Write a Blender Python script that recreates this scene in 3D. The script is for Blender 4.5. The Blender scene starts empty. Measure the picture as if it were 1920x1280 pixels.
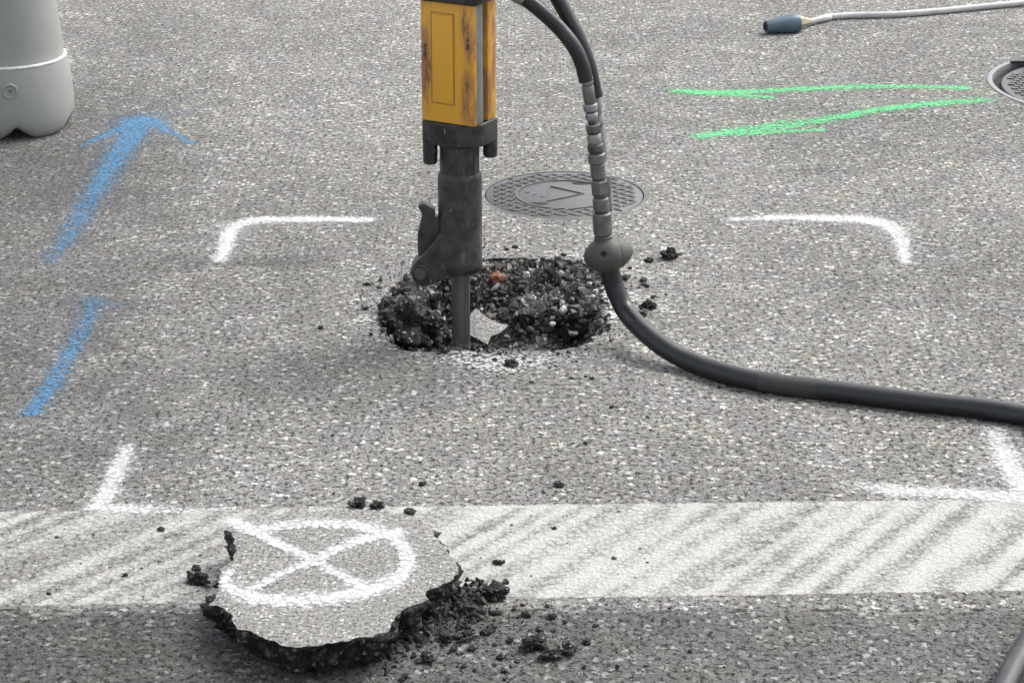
import bpy, bmesh, math, random
import numpy as np
from mathutils import Vector, Matrix, noise
from mathutils.geometry import delaunay_2d_cdt

random.seed(7); rng = np.random.default_rng(7)
S = bpy.context.scene; COL = S.collection
R = math.radians

# ---------------------------------------------------------------- camera
FPX = 4363.0; PITCH = R(20.73); CH = 1.428
cp, sp = math.cos(PITCH), math.sin(PITCH)
cam = bpy.data.cameras.new('camera'); camo = bpy.data.objects.new('camera', cam); COL.objects.link(camo)
cam.sensor_width = 36; cam.sensor_fit = 'HORIZONTAL'; cam.lens = FPX / 1920 * 36
cam.clip_start = 0.05; cam.clip_end = 500
camo.location = (0, 0, CH); camo.rotation_euler = (math.pi / 2 - PITCH, 0, 0)
S.camera = camo

# ---------------------------------------------------------------- light
SUN_EL, SUN_AZ = R(52), R(52)          # azimuth measured from +Y towards +X
w = bpy.data.worlds.new('World'); S.world = w; w.use_nodes = True
wn = w.node_tree; bg = wn.nodes['Background']
sky = wn.nodes.new('ShaderNodeTexSky'); sky.sky_type = 'NISHITA'; sky.sun_disc = False
sky.sun_elevation = SUN_EL; sky.sun_rotation = SUN_AZ
sky.air_density = 1.0; sky.dust_density = 4.0; sky.ozone_density = 1.0
hs = wn.nodes.new('ShaderNodeHueSaturation'); hs.inputs['Saturation'].default_value = .28      # milky, hazy daylight
wn.links.new(sky.outputs[0], hs.inputs['Color']); wn.links.new(hs.outputs[0], bg.inputs[0]); bg.inputs[1].default_value = 0.15
sl = bpy.data.lights.new('sun', 'SUN'); sl.energy = .95; sl.angle = R(28); sl.color = (1, .96, .9)
so = bpy.data.objects.new('sun', sl); COL.objects.link(so)
sd = Vector((math.sin(SUN_AZ) * math.cos(SUN_EL), math.cos(SUN_AZ) * math.cos(SUN_EL), math.sin(SUN_EL)))
so.rotation_euler = sd.to_track_quat('Z', 'Y').to_euler(); so.location = sd * 20
vs = S.view_settings; vs.view_transform = 'Standard'; vs.look = 'None'; vs.exposure = 1.14; vs.gamma = 1
S.cycles.max_bounces = 6; S.cycles.transparent_max_bounces = 16

# ---------------------------------------------------------------- picture measurements -> metres
def ray(u, v):
    x = (u - 960) / FPX; y = -(v - 640) / FPX
    return Vector((x, cp + y * sp, -sp + y * cp))
def G(u, v, z=0.0):
    d = ray(u, v); t = (z - CH) / d.z
    return Vector((0, 0, CH)) + d * t
def P(u, v, D):
    d = ray(u, v); return Vector((0, 0, CH)) + d * (D / d.y)
def sc(v): return 0.6547 * (v + 1011)        # pixels per metre on the ground

# ---------------------------------------------------------------- object helpers
def tag(o, label=None, cat=None, group=None, kind=None):
    if label: o['label'] = label
    if cat: o['category'] = cat
    if group: o['group'] = group
    if kind: o['kind'] = kind
    return o
def empty(name, loc=(0, 0, 0), rz=0, **k):
    o = bpy.data.objects.new(name, None); COL.objects.link(o); o.location = loc; o.rotation_euler.z = rz
    o.empty_display_size = .1
    return tag(o, **k)
def link(name, me, mat=None, parent=None, smooth=True, **k):
    o = bpy.data.objects.new(name, me); COL.objects.link(o)
    if mat: me.materials.append(mat)
    if parent: o.parent = parent
    if smooth:
        me.polygons.foreach_set('use_smooth', [True] * len(me.polygons))
    return tag(o, **k)
def mesh(verts, faces):
    me = bpy.data.meshes.new('m'); me.from_pydata([tuple(v) for v in verts], [], faces); me.update(); return me
def auto(o, ang=35):
    me = o.data; bm = bmesh.new(); bm.from_mesh(me)
    for e in bm.edges:
        if len(e.link_faces) == 2 and e.calc_face_angle(0) > R(ang): e.smooth = False
    bm.to_mesh(me); bm.free(); return o
def bm_obj(name, bm, mat, parent=None, ang=35, bevel=0, seg=2, **k):
    bmesh.ops.recalc_face_normals(bm, faces=bm.faces)
    if bevel:
        es = [e for e in bm.edges if len(e.link_faces) == 2 and e.calc_face_angle(0) > R(30)]
        bmesh.ops.bevel(bm, geom=es, offset=bevel, segments=seg, affect='EDGES', profile=.5, clamp_overlap=True)
    me = bpy.data.meshes.new('m'); bm.to_mesh(me); bm.free()
    return auto(link(name, me, mat, parent, **k), ang)
def box_bm(c, s, rz=0):
    bm = bmesh.new(); bmesh.ops.create_cube(bm, size=1)
    bmesh.ops.scale(bm, vec=s, verts=bm.verts)
    bmesh.ops.rotate(bm, cent=(0, 0, 0), matrix=Matrix.Rotation(rz, 3, 'Z'), verts=bm.verts)
    bmesh.ops.translate(bm, vec=c, verts=bm.verts); return bm
def prism_bm(pts, axis, d0, d1):
    """pts: list of 2-tuples; axis 'Z' -> (x,y) extruded z; axis 'Y' -> (x,z) extruded y"""
    bm = bmesh.new()
    mk = (lambda p, d: (p[0], p[1], d)) if axis == 'Z' else (lambda p, d: (p[0], d, p[1]))
    a = [bm.verts.new(mk(p, d0)) for p in pts]; b = [bm.verts.new(mk(p, d1)) for p in pts]
    bm.faces.new(a); bm.faces.new(b[::-1]); n = len(pts)
    for i in range(n): bm.faces.new((a[i], b[i], b[(i + 1) % n], a[(i + 1) % n]))
    bmesh.ops.recalc_face_normals(bm, faces=bm.faces); return bm
def lathe_bm(prof, n=40, frame=None):
    """prof: (r, h) list along local z; frame: 4x4 matrix"""
    bm = bmesh.new(); rings = []
    for r, h in prof:
        rings.append([bm.verts.new((r * math.cos(2 * math.pi * i / n), r * math.sin(2 * math.pi * i / n), h)) for i in range(n)])
    for a, b in zip(rings, rings[1:]):
        for i in range(n): bm.faces.new((a[i], a[(i + 1) % n], b[(i + 1) % n], b[i]))
    bm.faces.new(rings[0][::-1]); bm.faces.new(rings[-1])
    if frame: bmesh.ops.transform(bm, matrix=frame, verts=bm.verts)
    bmesh.ops.recalc_face_normals(bm, faces=bm.faces); return bm
def frame_to(a, b):
    a = Vector(a); b = Vector(b); q = (b - a).to_track_quat('Z', 'Y')
    return Matrix.Translation(a) @ q.to_matrix().to_4x4()
def catmull(pts, n=10):
    P_ = [np.array(p, float) for p in pts]; P_ = [2 * P_[0] - P_[1]] + P_ + [2 * P_[-1] - P_[-2]]; out = []
    for i in range(1, len(P_) - 2):
        for k in range(n):
            t = k / n; a, b, c, d = P_[i - 1:i + 3]
            out.append(.5 * ((2 * b) + (-a + c) * t + (2 * a - 5 * b + 4 * c - d) * t * t + (-a + 3 * b - 3 * c + d) * t ** 3))
    out.append(P_[-2]); return out
def tube_mesh(pts, r, n=20, flat=1.0):
    pts = [Vector(p) for p in pts]; vs_, fs = [], []
    rad = r if callable(r) else (lambda i: r)
    up = Vector((0, 0, 1))
    for i, p in enumerate(pts):
        t = (pts[min(i + 1, len(pts) - 1)] - pts[max(i - 1, 0)]).normalized()
        if i == 0 and abs(t.z) > .8: up = Vector((0, 1, 0))
        s = t.cross(up).normalized(); u2 = s.cross(t).normalized(); up = u2
        for k in range(n):
            a = 2 * math.pi * k / n; vs_.append(p + (s * math.cos(a) + u2 * math.sin(a) * flat) * rad(i))
    for i in range(len(pts) - 1):
        for k in range(n): fs.append((i * n + k, i * n + (k + 1) % n, (i + 1) * n + (k + 1) % n, (i + 1) * n + k))
    fs.append(tuple(range(n))[::-1]); fs.append(tuple((len(pts) - 1) * n + k for k in range(n)))
    return mesh(vs_, fs)

# ---------------------------------------------------------------- materials
class NT:
    def __init__(s, name):
        s.m = bpy.data.materials.new(name); s.m.use_nodes = True; s.t = s.m.node_tree
        s.b = s.t.nodes['Principled BSDF']; s.out = s.t.nodes['Material Output']
    def n(s, typ, **k):
        nd = s.t.nodes.new('ShaderNode' + typ)
        for a, b in k.items(): setattr(nd, a, b)
        return nd
    def l(s, a, b): s.t.links.new(a, b)
    def put(s, sock, v):
        if hasattr(v, 'is_linked') or isinstance(v, bpy.types.NodeSocket): s.l(v, sock)
        else: sock.default_value = v
    def math(s, op, a, b=None, c=None, clamp=False):
        m = s.n('Math', operation=op); m.use_clamp = clamp
        s.put(m.inputs[0], a)
        if b is not None: s.put(m.inputs[1], b)
        if c is not None: s.put(m.inputs[2], c)
        return m.outputs[0]
    def ramp(s, v, lo, hi, a=0., b=1., smooth=True):
        m = s.n('MapRange'); m.interpolation_type = 'SMOOTHSTEP' if smooth else 'LINEAR'
        s.put(m.inputs['Value'], v); m.inputs['From Min'].default_value = lo; m.inputs['From Max'].default_value = hi
        m.inputs['To Min'].default_value = a; m.inputs['To Max'].default_value = b
        return m.outputs['Result']
    def mix(s, f, a, b, mode='MIX'):
        m = s.n('Mix', data_type='RGBA', blend_type=mode); s.put(m.inputs[0], f); s.put(m.inputs[6], a); s.put(m.inputs[7], b)
        return m.outputs[2]
    def noise(s, vec, scale, detail=3, rough=.5, dim='3D'):
        m = s.n('TexNoise', noise_dimensions=dim); s.l(vec, m.inputs['Vector']); m.inputs['Scale'].default_value = scale
        m.inputs['Detail'].default_value = detail; m.inputs['Roughness'].default_value = rough
        return m.outputs['Fac']
    def vor(s, vec, scale, feat='F1', dim='3D', rnd=1.):
        m = s.n('TexVoronoi', feature=feat, voronoi_dimensions=dim); s.l(vec, m.inputs['Vector'])
        m.inputs['Scale'].default_value = scale; m.inputs['Randomness'].default_value = rnd; return m
    def pos(s, obj=False):
        return s.n('TexCoord').outputs['Object'] if obj else s.n('NewGeometry').outputs['Position']
    def cramp(s, v, stops, interp='LINEAR'):
        r = s.n('ValToRGB'); s.l(v, r.inputs[0]); e = r.color_ramp; e.interpolation = interp
        while len(e.elements) < len(stops): e.elements.new(.5)
        for el, (p, c) in zip(e.elements, stops): el.position = p; el.color = c if len(c) == 4 else (*c, 1)
        return r.outputs[0]
    def bump(s, h, dist, strength=1.):
        b = s.n('Bump'); s.put(b.inputs['Height'], h); b.inputs['Distance'].default_value = dist
        b.inputs['Strength'].default_value = strength; s.l(b.outputs[0], s.b.inputs['Normal']); return b
def g(v, t=(1, 1, 1)): return (v * t[0], v * t[1], v * t[2], 1)

def stones(t, vec, scale, dim):
    """aggregate pattern: returns (cell random 0..1, stone mask, height, second random, fine grain)"""
    wv = t.n('VectorMath', operation='MULTIPLY_ADD')
    ns = t.n('TexNoise', noise_dimensions=dim); t.l(vec, ns.inputs['Vector']); ns.inputs['Scale'].default_value = scale * 1.1
    ns.inputs['Detail'].default_value = 2
    t.l(ns.outputs['Color'], wv.inputs[0]); wv.inputs[1].default_value = (1.1 / scale,) * 3; t.l(vec, wv.inputs[2])
    v2 = wv.outputs[0]
    cell = t.vor(v2, scale, 'F1', dim)
    sep = t.n('SeparateColor'); t.l(cell.outputs['Color'], sep.inputs[0])
    rnd, rnd2 = sep.outputs[0], sep.outputs[1]
    fine = t.noise(vec, scale * 2.6, 4, .7, dim)
    rad = t.math('MULTIPLY_ADD', sep.outputs[2], .30, .26)
    d = t.math('ADD', t.math('SUBTRACT', cell.outputs['Distance'], rad), t.math('MULTIPLY', t.math('SUBTRACT', fine, .5), .7))
    mask = t.ramp(d, .09, -.08)
    h = t.math('MULTIPLY', mask, t.math('MULTIPLY_ADD', rnd2, .6, .3))
    h = t.math('ADD', h, t.math('MULTIPLY', fine, .9))
    return rnd, mask, h, rnd2, fine

def asphalt_color(t, vec, dim, scale=98):
    rnd, mask, h, rnd2, fine = stones(t, vec, scale, dim)
    stone = t.cramp(rnd, [(0, g(.27, (1, .985, .94))), (.3, g(.34, (1, .985, .93))), (.6, g(.40, (1, .985, .93))), (.78, g(.52, (1, .98, .91))), (.92, g(.82, (1, .985, .92)))])
    pink = t.ramp(rnd2, .90, .95, 0, .5)
    stone = t.mix(pink, stone, (.42, .32, .285, 1))
    binder = t.mix(t.ramp(fine, .36, .52), g(.12, (1, .98, .92)), g(.355, (1, .98, .915)))
    colr = t.mix(mask, binder, stone)
    # a second family of larger stones, and pits torn out between them
    big = t.vor(vec, scale * .52, 'F1', dim); sp = t.n('SeparateColor'); t.l(big.outputs['Color'], sp.inputs[0])
    bm_ = t.math('MULTIPLY', t.ramp(t.math('ADD', big.outputs['Distance'], t.math('MULTIPLY', t.math('SUBTRACT', fine, .5), .6)), .34, .22), t.math('GREATER_THAN', sp.outputs[0], .62))
    colr = t.mix(t.math('MULTIPLY', bm_, .8), colr, t.cramp(sp.outputs[1], [(0, g(.22)), (.4, g(.36, (1, .99, .95))), (.8, g(.5, (1, .98, .93))), (1, g(.62))]))
    pit = t.noise(vec, scale * 1.05, 4, .75, dim)
    pm_ = t.ramp(pit, .45, .39)
    colr = t.mix(t.math('MULTIPLY', pm_, .9), colr, g(.035))
    h = t.math('SUBTRACT', t.math('ADD', h, t.math('MULTIPLY', bm_, .5)), t.math('MULTIPLY', pm_, .9))
    return colr, h, mask, fine

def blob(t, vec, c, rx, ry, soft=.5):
    """soft elliptical mask for dark patches on the ground"""
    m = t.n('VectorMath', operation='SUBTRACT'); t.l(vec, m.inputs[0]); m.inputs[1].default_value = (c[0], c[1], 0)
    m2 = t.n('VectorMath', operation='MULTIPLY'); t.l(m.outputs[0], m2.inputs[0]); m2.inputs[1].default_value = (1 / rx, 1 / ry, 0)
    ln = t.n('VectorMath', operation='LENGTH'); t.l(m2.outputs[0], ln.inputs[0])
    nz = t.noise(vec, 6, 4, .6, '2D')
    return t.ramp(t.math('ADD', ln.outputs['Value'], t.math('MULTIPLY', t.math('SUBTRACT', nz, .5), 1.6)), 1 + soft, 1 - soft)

def mat_road():
    t = NT('worn_asphalt'); pos = t.pos(); dim = '2D'
    c, h, mask, fine = asphalt_color(t, pos, dim)
    big = t.noise(pos, 1.6, 5, .6, dim); mid = t.noise(pos, 9, 4, .6, dim)
    c = t.mix(1., c, t.cramp(big, [(.3, g(.84)), (.7, g(1.12))]), 'MULTIPLY')
    c = t.mix(1., c, t.cramp(mid, [(.3, g(.88)), (.7, g(1.1))]), 'MULTIPLY')
    tint = t.noise(pos, 7, 3, .6, dim)
    c = t.mix(1., c, t.cramp(tint, [(.38, (.99, .985, 1.02, 1)), (.5, (1, 1, 1, 1)), (.62, (1.01, 1.01, .97, 1))]), 'MULTIPLY')
    # older, darker asphalt on the near side of the joint; soft dark patches too, mostly at the left
    xyz = t.n('SeparateXYZ'); t.l(pos, xyz.inputs[0])
    yj = G(900, 1143).y
    edge = t.math('ADD', xyz.outputs[1], t.math('MULTIPLY', t.math('SUBTRACT', t.noise(pos, 14, 4, .7, dim), .5), .03))
    near = t.ramp(edge, yj + .008, yj - .02)
    rightlift = t.ramp(xyz.outputs[0], -.5, .8, .30, .60)
    c = t.mix(near, c, t.mix(1., c, t.mix(rightlift, g(.18), g(1.0, (.98, 1, 1.02))), 'MULTIPLY'))
    seam = t.math('MULTIPLY', t.ramp(t.math('ABSOLUTE', t.math('SUBTRACT', edge, yj)), .006, .002), t.ramp(t.noise(pos, 22, 4, .7, dim), .45, .6))
    c = t.mix(t.math('MULTIPLY', seam, .8), c, g(.03))
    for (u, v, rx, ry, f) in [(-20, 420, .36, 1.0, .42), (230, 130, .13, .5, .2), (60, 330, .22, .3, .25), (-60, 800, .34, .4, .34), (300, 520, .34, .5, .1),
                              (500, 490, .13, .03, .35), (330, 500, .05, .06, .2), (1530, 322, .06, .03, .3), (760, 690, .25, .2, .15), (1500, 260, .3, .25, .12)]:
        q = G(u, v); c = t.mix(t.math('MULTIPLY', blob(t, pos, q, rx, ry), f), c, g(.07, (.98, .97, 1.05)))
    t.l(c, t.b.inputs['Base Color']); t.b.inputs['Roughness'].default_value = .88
    t.b.inputs['Specular IOR Level'].default_value = .3
    t.bump(h, .009, 1.); return t.m

def mat_paint(name, col, lo=.28, hi=.62, stone=.35, col2=None, amax=1.):
    """sprayed paint: coverage from the mesh attribute, broken up by the stones it lies on"""
    t = NT(name); pos = t.pos(); dim = '2D'
    rnd, mask, h, rnd2, fine = stones(t, pos, 118, dim)
    a = t.n('Attribute', attribute_name='paint').outputs['Fac']
    v = t.math('ADD', a, t.math('MULTIPLY', t.math('SUBTRACT', mask, .6), stone))
    v = t.math('ADD', v, t.math('MULTIPLY', t.math('SUBTRACT', t.noise(pos, 26, 3, .6, dim), .5), .5))
    v = t.math('ADD', v, t.math('MULTIPLY', t.math('SUBTRACT', fine, .5), .5))
    al = t.math('MULTIPLY', t.math('MULTIPLY', t.ramp(v, lo, hi), t.ramp(a, .02, .3)), amax)
    t.l(t.mix(t.ramp(fine, .35, .65), col2 or col, col), t.b.inputs['Base Color']); t.b.inputs['Roughness'].default_value = .7
    t.bump(h, .003, 1.)
    tr = t.n('BsdfTransparent'); mx = t.n('MixShader'); t.l(al, mx.inputs[0]); t.l(tr.outputs[0], mx.inputs[1]); t.l(t.b.outputs[0], mx.inputs[2])
    t.l(mx.outputs[0], t.out.inputs[0]); return t.m

def mat_broken(name='broken_asphalt', obj=True, scale=120, bumpd=.006, dark=1.):
    t = NT(name); pos = t.pos(obj)
    rnd, mask, h, rnd2, fine = stones(t, pos, scale, '3D')
    st = t.cramp(rnd, [(0, g(.018 * dark)), (.5, g(.035 * dark, (1, .97, .93))), (.8, g(.075 * dark, (1, .96, .9))), (.95, g(.22 * dark)), (1, g(.36))])
    c = t.mix(mask, g(.014), st)
    dust = t.ramp(t.noise(pos, 25, 4, .7), .45, .72, 0, .42)
    c = t.mix(dust, c, g(.13, (1, .93, .85)))
    t.l(c, t.b.inputs['Base Color']); t.b.inputs['Roughness'].default_value = .85
    t.b.inputs['Specular IOR Level'].default_value = .35
    t.bump(h, bumpd, 1.); return t.m

def mat_island(name, stops, rough=.85, bumpd=.0015):
    t = NT(name); gi = t.n('NewGeometry'); pos = gi.outputs['Position']
    c = t.cramp(gi.outputs['Random Per Island'], stops)
    n1 = t.noise(pos, 300, 4, .7)
    c = t.mix(1., c, t.cramp(n1, [(.3, g(.55)), (.7, g(1.4))]), 'MULTIPLY')
    t.l(c, t.b.inputs['Base Color']); t.b.inputs['Roughness'].default_value = rough
    t.bump(n1, bumpd, 1.); return t.m

def mat_simple(name, col, rough=.5, metal=0, nscale=40, var=.25, dirt=None, dirtamt=.0, bumpd=.0004, dscale=14, stretch=None):
    t = NT(name); pos = t.pos(True)
    if stretch:
        mp = t.n('Mapping'); t.l(pos, mp.inputs[0]); mp.inputs['Scale'].default_value = stretch; pos2 = mp.outputs[0]
    else: pos2 = pos
    n1 = t.noise(pos2, nscale, 5, .65)
    c = t.mix(1., col, t.cramp(n1, [(.3, g(1 - var)), (.7, g(1 + var))]), 'MULTIPLY')
    if dirt: c = t.mix(t.ramp(t.noise(pos2, dscale, 5, .7), .62 - dirtamt, .8 - dirtamt, 0, .9), c, dirt)
    t.l(c, t.b.inputs['Base Color']); t.b.inputs['Metallic'].default_value = metal
    t.l(t.ramp(n1, .3, .7, rough - .12, rough + .12), t.b.inputs['Roughness'])
    t.bump(t.noise(pos, nscale * 6, 4, .6), bumpd, 1.); return t.m

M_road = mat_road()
M_broken = mat_broken(bumpd=.012, dark=1.9)
M_hole = mat_broken('hole_wall_asphalt', False, 115, .007, 1.8)
M_white = mat_paint('white_spray_paint', g(.70), .10, 1.18, .34, g(.60), .95)
M_blue = mat_paint('blue_spray_paint', (.045, .20, .40, 1), .12, 1.25, .5, (.07, .26, .47, 1), .83)
M_green = mat_paint('green_spray_paint', (.09, .66, .22, 1), .15, .9, .6, (.15, .66, .30, 1), .75)
M_line = mat_paint('worn_road_line_paint', g(.54, (1, .995, .94)), -.1, 1.05, .3, g(.46, (1, .99, .94)), .93)
M_dust = mat_paint('pale_concrete_dust', g(.62, (1, 1, .96)), .1, 1.1, .6)
M_gravel = mat_island('gravel_stone', [(0, g(.022, (1, .95, .9))), (.3, g(.045, (1, .92, .84))), (.6, g(.09, (1, .92, .83))), (.87, g(.16, (1, .95, .88))), (.975, g(.38))])
M_dgravel = mat_island('dark_rubble', [(0, g(.016)), (.5, g(.04, (1, .94, .88))), (.85, g(.075, (1, .94, .88))), (1, g(.16))])
M_crumb = mat_broken('bitumen_crumb', False, 260, .003, 1.2)
def mat_steel():
    t = NT('worn_blackened_steel'); pos = t.pos(True)
    mp = t.n('Mapping'); t.l(pos, mp.inputs[0]); mp.inputs['Scale'].default_value = (1, 1, .22)
    n = t.noise(pos, 32, 5, .65); sx = t.noise(mp.outputs[0], 190, 4, .7); f = t.noise(pos, 260, 3, .6)
    c = t.mix(t.ramp(n, .35, .65), g(.022, (1, 1, 1.03)), g(.055, (1, .93, .86)))
    rust = t.ramp(t.noise(pos, 21, 4, .7), .56, .72, 0, .7)
    c = t.mix(rust, c, (.085, .062, .048, 1))
    scr = t.math('MULTIPLY', t.ramp(sx, .63, .72), t.ramp(t.noise(pos, 17, 2, .5), .42, .62))
    c = t.mix(scr, c, g(.34, (1, .98, .95)))
    c = t.mix(t.ramp(f, .66, .74, 0, .6), c, g(.2, (1, .95, .9)))
    worn = t.math('MULTIPLY', t.ramp(t.noise(mp.outputs[0], 48, 4, .7), .60, .70), .55)
    c = t.mix(worn, c, g(.17, (1, .96, .92)))
    t.l(c, t.b.inputs['Base Color']); t.b.inputs['Metallic'].default_value = .35
    t.l(t.ramp(n, .3, .7, .30, .6), t.b.inputs['Roughness']); t.bump(t.math('ADD', n, t.math('MULTIPLY', f, .4)), .0012, 1.); return t.m
M_steel = mat_steel()
M_chisel = mat_simple('worn_chisel_steel', g(.085), .42, .5, 30, .3, g(.2), .03, .0004, 18, (1, 1, .2))
M_grey = mat_simple('scratched_grey_metal', g(.22, (.95, 1, 1)), .5, .3, 20, .35, g(.1), .08, .0003, 20)
M_zinc = mat_simple('dull_zinc_coupling', g(.15, (1, 1, .94)), .42, .6, 60, .3, g(.06), .06, .0004, 30)
M_zincl = mat_simple('bright_zinc_ferrule', g(.26), .4, .6, 60, .2, g(.12), .0, .0004, 30)
M_rubber = mat_simple('black_rubber', g(.010, (.85, 1, 1.25)), .42, 0, 25, .25, g(.055), .05, .0004)
M_boot = mat_simple('grey_green_rubber', g(.055, (1, .98, .88)), .6, 0, 30, .25, g(.13), .0, .0005)
M_tape = mat_simple('dusty_hose_tape', g(.026, (1, .97, .92)), .65, 0, 40, .35)
M_iron = mat_simple('cast_iron', g(.09, (1, .96, 1.0)), .6, .15, 40, .3, g(.09), .02, .0006)
M_irond = mat_simple('dark_gap', g(.012), .9)
M_ring = mat_simple('worn_iron_frame', g(.2, (1, .98, 1.03)), .5, .2, 50, .2)
M_post = mat_simple('grey_plastic', g(.26, (.98, 1, .95)), .6, 0, 8, .10, g(.22, (1, .98, .9)), .02, .0006)
M_cable = mat_simple('pale_grey_cable', g(.42, (1, .98, .96)), .6, 0, 40, .2, g(.14), .02, .0004)
M_plug = mat_simple('blue_grey_rubber', (.055, .095, .125, 1), .55, 0, 30, .25, (.14, .15, .12, 1), -.02)
M_brass = mat_simple('dirty_brass', (.32, .29, .20, 1), .6, .2, 60, .3, g(.08), .06)
M_brick = mat_simple('orange_brick', (.27, .115, .07, 1), .9, 0, 120, .5, g(.06), .06, .002, 90)
M_pebble = mat_simple('pale_pebble', g(.42, (1, .99, .93)), .7, 0, 90, .2)

def mat_yellow():
    t = NT('chipped_yellow_paint'); pos = t.pos(True)
    mp = t.n('Mapping'); t.l(pos, mp.inputs[0]); mp.inputs['Scale'].default_value = (1, 1, .28)
    n = t.noise(mp.outputs[0], 42, 5, .68); n2 = t.noise(pos, 300, 3, .6); n3 = t.noise(mp.outputs[0], 28, 3, .6)
    xyz = t.n('SeparateXYZ'); t.l(pos, xyz.inputs[0])
    ax = t.math('ABSOLUTE', xyz.outputs[0])
    edge = t.ramp(ax, .020, .041)              # grime and rub marks gather on the outer strips of the cover
    inner = t.ramp(ax, .050, .044)
    c = t.mix(n3, (.70, .365, .034, 1), (.64, .32, .028, 1))
    rub = t.math('MULTIPLY', t.ramp(t.math('ADD', n, t.math('MULTIPLY', n3, .5)), .62, .85), edge)
    c = t.mix(rub, c, (.33, .155, .065, 1))
    st = t.math('MULTIPLY', t.ramp(t.math('ADD', n, t.math('MULTIPLY', n2, .25)), .68, .78), t.math('MULTIPLY', edge, inner))
    c = t.mix(st, c, (.035, .025, .025, 1))
    c = t.mix(t.ramp(n2, .68, .75, 0, .5), c, (.2, .1, .04, 1))
    t.l(c, t.b.inputs['Base Color']); t.b.inputs['Roughness'].default_value = .42
    t.bump(n2, .0003, 1.); return t.m
M_yellow = mat_yellow()

# ---------------------------------------------------------------- ground with real openings
def closed_noise(pts, step, amp, seed):
    """resample a closed outline (xy) and roughen it"""
    pts = [np.array(p[:2], float) for p in pts]; out = []; n = len(pts)
    for i in range(n):
        a, b = pts[i], pts[(i + 1) % n]; k = max(1, int(np.linalg.norm(b - a) / step)); d = b - a
        nrm = np.array([-d[1], d[0]]) / (np.linalg.norm(d) + 1e-9)
        for j in range(k):
            q = a + d * j / k
            f = noise.fractal(Vector((q[0] * 60, q[1] * 60, seed)), 1., 2., 3)
            out.append(q + nrm * f * amp)
    return out

rim_px = [(708, 572), (711, 607), (735, 644), (752, 658), (792, 660), (847, 657), (879, 657), (910, 663), (935, 668), (972, 663), (1004, 657), (1051, 655),
          (1088, 650), (1112, 636), (1144, 616), (1148, 600), (1143, 563), (1135, 522), (1120, 505), (1088, 491), (1063, 488), (988, 484), (926, 484),
          (880, 490), (830, 496), (770, 505), (757, 519), (735, 540), (733, 560)]
RIM = closed_noise([G(u, v) for u, v in rim_px], .008, .006, 3.3)
HC = np.mean(RIM, axis=0)
COVER = G(1058, 365); COVER_R = .172
BIGC = G(2118, 160); BIG_R = .343
def circ(c, r, n): return [np.array([c[0] + r * math.cos(2 * math.pi * i / n), c[1] + r * math.sin(2 * math.pi * i / n)]) for i in range(n)]

def build_road():
    loops = [[np.array(p, float) for p in [(-60, -20), (60, -20), (60, 100), (-60, 100)]], RIM, circ(COVER, COVER_R, 96), circ(BIGC, BIG_R, 128)]
    # inner grid points so that the sheet is well shaped near the camera
    vv, ee = [], []
    for lp in loops:
        b = len(vv); vv += [Vector(p) for p in lp]; ee += [(b + i, b + (i + 1) % len(lp)) for i in range(len(lp))]
    r = delaunay_2d_cdt(vv, ee, [], 0, 1e-6)
    def inside(p, lp):
        c = False; n = len(lp)
        for i in range(n):
            a, b = lp[i], lp[(i + 1) % n]
            if (a[1] > p[1]) != (b[1] > p[1]) and p[0] < (b[0] - a[0]) * (p[1] - a[1]) / (b[1] - a[1]) + a[0]: c = not c
        return c
    verts = [(v.x, v.y, 0) for v in r[0]]; faces = []
    for f in r[2]:
        c = sum((r[0][i] for i in f), Vector((0, 0))) / len(f)
        if any(inside(c, lp) for lp in loops[1:]): continue
        faces.append(f)
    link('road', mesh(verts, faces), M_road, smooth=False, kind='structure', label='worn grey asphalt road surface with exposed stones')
build_road()

def hole_depth(x, y, e):
    """depth below the road inside the hole; e = 0 at the rim, 1 at the centre"""
    d = -.10 * min(1, (e / .34)) ** .7
    q = (Vector((x, y)) - Vector(G(1050, 590, -.05).xy)); d += .085 * math.exp(-(q.x / .10) ** 2 - (q.y / .09) ** 2)
    q = (Vector((x, y)) - Vector(G(960, 520, -.03).xy)); d += .065 * math.exp(-(q.x / .17) ** 2 - (q.y / .09) ** 2)
    d += noise.fractal(Vector((x * 22, y * 22, 5)), 1., 2., 4) * .018 * min(1, e * 8)
    return min(d, -.004 - .03 * min(1, e * 3)) if e > 0 else 0
def build_hole():
    n = len(RIM); rings = 34; vs_, fs = [], []; surf = []
    for k in range(rings + 1):
        e = (k / rings) ** 1.5
        for i in range(n):
            p = RIM[i] * (1 - e) + HC * e
            z = 0 if k == 0 else hole_depth(p[0], p[1], e)
            nz = noise.fractal(Vector((p[0] * 90, p[1] * 90, z * 90)), 1., 2., 3) * .006 if k else 0
            vs_.append((p[0] + nz * .6, p[1] + nz, z + nz * .7 - (.0005 if k else 0))); surf.append((p[0], p[1], z, e))
    for k in range(rings):
        for i in range(n): fs.append((k * n + i, k * n + (i + 1) % n, (k + 1) * n + (i + 1) % n, (k + 1) * n + i))
    global HOLE
    HOLE = link('hole', mesh(vs_, fs), M_hole, kind='structure', label='ragged hole broken through the asphalt under the demolition hammer')
    return surf
SURF = build_hole()

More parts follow.
